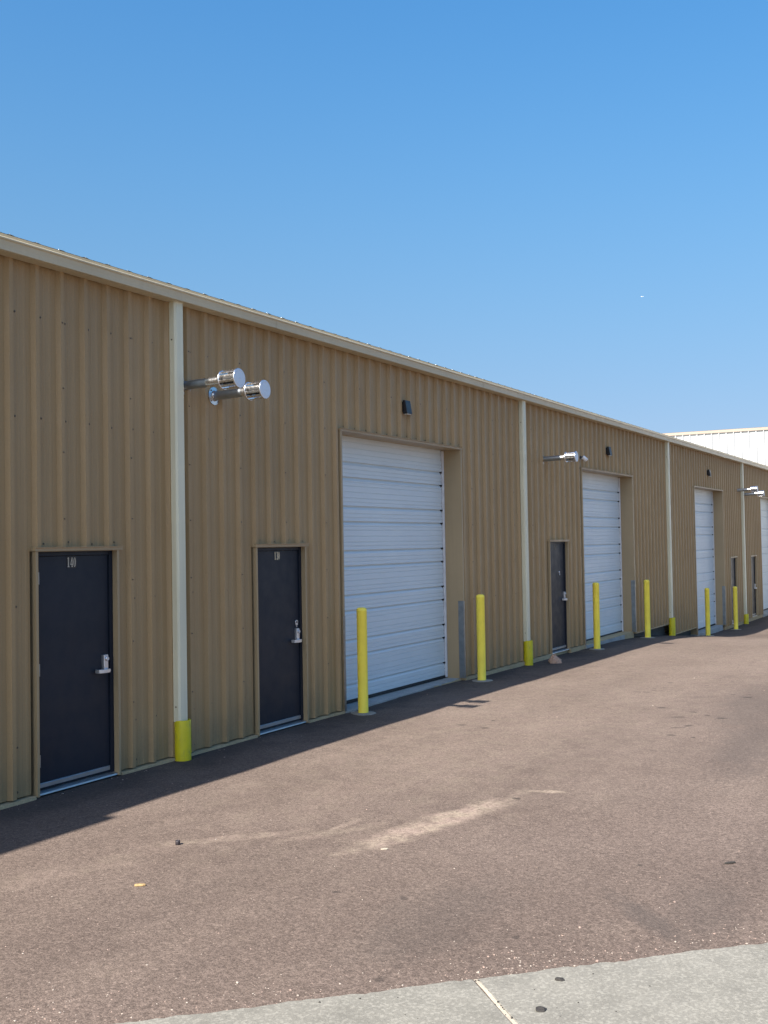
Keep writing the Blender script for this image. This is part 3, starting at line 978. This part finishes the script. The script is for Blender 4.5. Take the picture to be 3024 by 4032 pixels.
# ------------------------------------------------------------------ things lying about
def lump(name, loc, size, mat, label, cat, seed, group=None, rot=0, smooth=False, kind=None):
    import bmesh
    rnd = random.Random(seed)
    bm = bmesh.new(); bmesh.ops.create_icosphere(bm, subdivisions=3, radius=1)
    dirs = [Vector((rnd.gauss(0, 1), rnd.gauss(0, 1), rnd.gauss(0, 1))).normalized() for _ in range(14)]
    lim = [rnd.uniform(.62, .92) for _ in dirs]
    for v in bm.verts:
        p = v.co.copy()
        for d_, l_ in zip(dirs, lim):           # chip flat facets off a ball
            e = p.dot(d_) - l_
            if e > 0: p -= d_*e
        p += Vector((rnd.gauss(0, .012), rnd.gauss(0, .012), rnd.gauss(0, .012)))
        v.co = Vector((p.x*size[0], p.y*size[1], max(p.z, -.45)*size[2]))
    me = bpy.data.meshes.new(name); bm.to_mesh(me); bm.free()
    me.materials.append(mat)
    o = bpy.data.objects.new(name, me); COL.objects.link(o)
    o.location = (loc[0], loc[1], loc[2]+.40*size[2]); o.rotation_euler.z = rot
    return tag(o, label, cat, group, kind)
gzz = lambda x, y: gz(x)+wob(x, y)
def rock_mesh():
    import bmesh
    P = [(-.115,-.10,0),(.02,-.135,0),(.12,-.07,0),(.13,.09,0),(.02,.15,0),(-.10,.10,0),(-.125,-.03,.055),(-.035,-.105,.07),(.085,-.075,.045),(.115,.05,.06),(-.03,.12,.085),(-.05,-.01,.165),(.0,.045,.15),(.045,-.03,.105)]
    bm = bmesh.new()
    vs = [bm.verts.new(p) for p in P]
    bmesh.ops.convex_hull(bm, input=vs)
    bmesh.ops.triangulate(bm, faces=bm.faces)
    bmesh.ops.subdivide_edges(bm, edges=bm.edges[:], cuts=3, use_grid_fill=True)
    rnd = random.Random(4)
    for v in bm.verts:
        k = .006 if v.co.z > .01 else 0
        v.co += Vector((rnd.gauss(0, k), rnd.gauss(0, k), rnd.gauss(0, k)))
    me = bpy.data.meshes.new('rock'); bm.to_mesh(me); bm.free(); me.materials.append(M['rock'])
    o = bpy.data.objects.new('rock', me); COL.objects.link(o)
    o.location = (12.53, -.41, gzz(12.5, -.41)-.003)
    o.rotation_euler.z = -1.0
    return tag(o, 'pinkish doorstop rock on the shaded asphalt below the third dark door', 'rock')
rock_mesh()
x, y = -.415, -2.165; z = gzz(x, y)
mb = MB()
mb.lathe([(.016, 0), (.018, .003), (.018, .030), (.016, .033), (.012, .033), (.012, .030), (.0005, .030)], (x, y, z), (0, 0, 1), 20)
tag(mb.build('bottle_cap', M['plastic'], origin=(x, y, z)), 'small black cap standing on sunlit asphalt at lower left', 'cap')
def chip(name, x, y, L, W, H, ang, mat, label, cat, group=None):
    z = gzz(x, y)+.001
    mb = MB()
    pts = [(-L/2, -W*.2), (-L*.3, -W/2), (L*.25, -W*.45), (L/2, -W*.1), (L*.35, W*.4), (-L*.1, W/2), (-L*.42, W*.3)]
    c, s = math.cos(ang), math.sin(ang)
    mb.prism([(x+px*c-py*s, y+px*s+py*c) for px, py in pts], 'z', z, z+H)
    return tag(mb.build(name, mat, origin=(x, y, z), bev=min(H, W)*.2), label, cat, group)
chip('wood_chip', -1.29, -2.57, .075, .026, .012, -1.05, M['wood'], 'yellowish wood chip on the asphalt at lower left', 'wood chip')
chip('wood_chip', .14, -3.61, .060, .028, .007, -.9, M['sealant'], 'pale flat chip lying below the sandy streak', 'wood chip')
chip('twig', .83, -5.90, .018, .085, .012, .75, M['tar'], 'short black stick on the asphalt at the right edge', 'stick')
for (x, y, L, W, lab) in ((-1.59, -5.56, .030, .045, 'black tar lump on the concrete, the one nearer the asphalt edge'), (-1.965, -5.60, .036, .050, 'black tar lump on the concrete beside the joint, nearest the bottom edge')):
    o = lump('tar_lump', (x, y, -.016), (L*.75, W*.62, .010), M['tar'], lab, 'tar lump', int(-x*100), 'black tar lumps on the concrete', .75)

# loose gravel and grit, thicker along the concrete edge
mb = MB()
rnd = random.Random(5)
def stone(x, y, z, s, mi):
    v = []
    a0 = rnd.uniform(0, 6)
    n = 5
    for ring, (rr, zz) in enumerate(((1., .0), (.95, .45), (.45, .8))):
        for k in range(n):
            an = a0+2*math.pi*k/n+ring*.4
            r = s*rr*rnd.uniform(.65, 1.1)
            v.append((x+r*math.cos(an), y+r*math.sin(an), z+s*zz*rnd.uniform(.8, 1.1)))
    f = [(i*n+k, i*n+(k+1) % n, (i+1)*n+(k+1) % n, (i+1)*n+k) for i in range(2) for k in range(n)] + [tuple(range(2*n, 3*n))]
    mb.add(v, f, mi)
for _ in range(2600):
    t = rnd.uniform(-2.6, 3.2); d = -abs(rnd.gauss(0, .22))
    dens = .35+.65*max(0, math.sin(t*2.1+.6)+.25*math.sin(t*5))
    if rnd.random() > dens: continue
    p = E0+ED*t+EN*(d-.012)
    stone(p.x, p.y, gzz(p.x, p.y)-.0015, min(.011, .0032*math.exp(rnd.gauss(0, .42))), rnd.choice((0, 0, 0, 1, 1, 2)))
for _ in range(1900):
    x = rnd.uniform(-2.6, 12)*rnd.random()**.35 if False else -2.6+14*rnd.random()**1.9; y = -rnd.uniform(.15, 7.2)
    p = Vector((x, y))
    if (p-E0).dot(EN) > -.02: continue
    stone(x, y, gzz(x, y)-.0015, min(.011, .0032*math.exp(rnd.gauss(0, .45))), rnd.choice((0, 0, 0, 1, 2, 2, 2)))
for _ in range(420):
    x = 20*rnd.random()**1.4 - .8; y = -.06-abs(rnd.gauss(0, .10))
    if any(a-.1 < x < b+.1 for a, b in BIG): y -= .10
    stone(x, y, gzz(x, y)-.0015, min(.010, .0036*math.exp(rnd.gauss(0, .5))), rnd.choice((0, 1, 2, 2, 3)))
for _ in range(60):
    t = rnd.uniform(-1.5, 2.6); d = rnd.uniform(.02, 1.2)
    p = E0+ED*t+EN*d
    stone(p.x, p.y, -.0165, min(.009, .0035*math.exp(rnd.gauss(0, .5))), 3)
for _ in range(12):
    d = rnd.uniform(.01, .5)
    p = E0+EN*d+ED*rnd.uniform(-.012, .012)
    stone(p.x, p.y, -.017, rnd.uniform(.003, .008), 3)
M['grit1'] = simple('pink_grit', (.24, .178, .15), .85, 0, .3, 40)
M['grit2'] = simple('pale_grit', (.30, .26, .225), .85, 0, .25, 40)
M['grit3'] = simple('brown_grit', (.115, .088, .073), .9, 0, .3, 40)
tag(mb.build('loose_gravel', [M['grit1'], M['grit2'], M['grit3'], M['tar']]), 'loose pinkish gravel and grit scattered over the asphalt along the concrete edge', 'gravel', kind='stuff')

# ------------------------------------------------------------------ white building beyond
WX = 41.0
W = thing('metal_building', 'sunlit white ribbed metal building with tan eave trim behind the warehouse', 'building', (WX, 0, gz(WX)))
mb = MB()
def tall(y):
    at = abs((y + RIB/2) % RIB - RIB/2)
    return -.060 if at <= .016 else (-.060*(1-(at-.016)/.026) if at < .042 else 0.)
def ribbed_y(y0, y1, z0, z1):
    bx = sorted(set([y0, y1] + [q for n in range(int(y0/RIB)-1, int(y1/RIB)+2) for q in (n*RIB-.042, n*RIB-.016, n*RIB+.016, n*RIB+.042) if y0 < q < y1]))
    for a, b in zip(bx, bx[1:]):
        xa = WX + tall(a+1e-6); xb = WX + tall(b-1e-6)
        mb.quad((xa, b*0+a, z0), (xb, b, z0), (xb, b, z1), (xa, a, z1))
ribbed_y(-9., 32., gz(WX)-.1, 6.70)
mb.box(WX+.02, WX+20, -8.98, -8.9, -1, 6.6); mb.box(WX+.02, WX+20, 31.9, 31.98, -1, 6.6); mb.box(WX+19.9, WX+20, -8.9, 31.9, -1, 6.6)
mb.build('wall', M['bwhite'], W, (WX, 0, gz(WX)))
mb = MB()
mb.prism([(WX-.02, 6.65), (WX-.075, 6.65), (WX-.08, 6.765), (WX+.05, 6.775), (WX+.05, 6.72), (WX-.02, 6.72)], 'y', -9.1, 32.1)
mb.build('eave_trim', M['btrim'], W, (WX, 0, gz(WX)))
mb = MB()
mb.prism([(WX-.03, 6.779), (WX+10, 7.15), (WX+20.1, 6.779), (WX+20.1, 6.70), (WX+10, 7.07), (WX+.06, 6.73)], 'y', -9.1, 32.1)
mb.build('roof', M['roof'], W, (WX, 0, gz(WX)))

# ------------------------------------------------------------------ airliner, kilometres away
dirv = (F*4335.9 + R2*(2529-1512) - U2*(1168-2016)).normalized()
AP = CAM + dirv*15500
ap = thing('airplane', 'tiny white airplane high in the blue sky at right', 'airplane', AP)
hd = (R2 - dirv*R2.dot(dirv)); hd.z = 0; hd.normalize(); sd = Vector((0, 0, 1)).cross(hd)
def pl(a, s, u): return AP + hd*a + sd*s + Vector((0, 0, 1))*u
mb = MB()
mb.lathe([(.1, -17), (1.0, -12), (1.9, -7), (1.9, 12), (1.4, 15), (.5, 17)], AP, hd, 14)
mb.build('fuselage', M['white'], ap, AP)
mb = MB()
for s_ in (1, -1):
    mb.add([pl(4, s_*1, -.6), pl(-3, s_*1, -.6), pl(-7.5, s_*16, .9), pl(-5.5, s_*16, .9), pl(4, s_*1, -.2), pl(-3, s_*1, -.2), pl(-7.5, s_*16, 1.1), pl(-5.5, s_*16, 1.1)],
           [(0, 1, 2, 3), (4, 7, 6, 5), (0, 4, 5, 1), (1, 5, 6, 2), (2, 6, 7, 3), (3, 7, 4, 0)])
mb.build('wing', M['white'], ap, AP)
mb = MB()
mb.add([pl(-10, -.2, 1.5), pl(-15.5, -.2, 1.5), pl(-17.5, -.2, 7.5), pl(-15, -.2, 7.5), pl(-10, .2, 1.5), pl(-15.5, .2, 1.5), pl(-17.5, .2, 7.5), pl(-15, .2, 7.5)],
       [(0, 1, 2, 3), (4, 7, 6, 5), (0, 4, 5, 1), (1, 5, 6, 2), (2, 6, 7, 3), (3, 7, 4, 0)])
mb.build('tail_fin', M['white'], ap, AP)
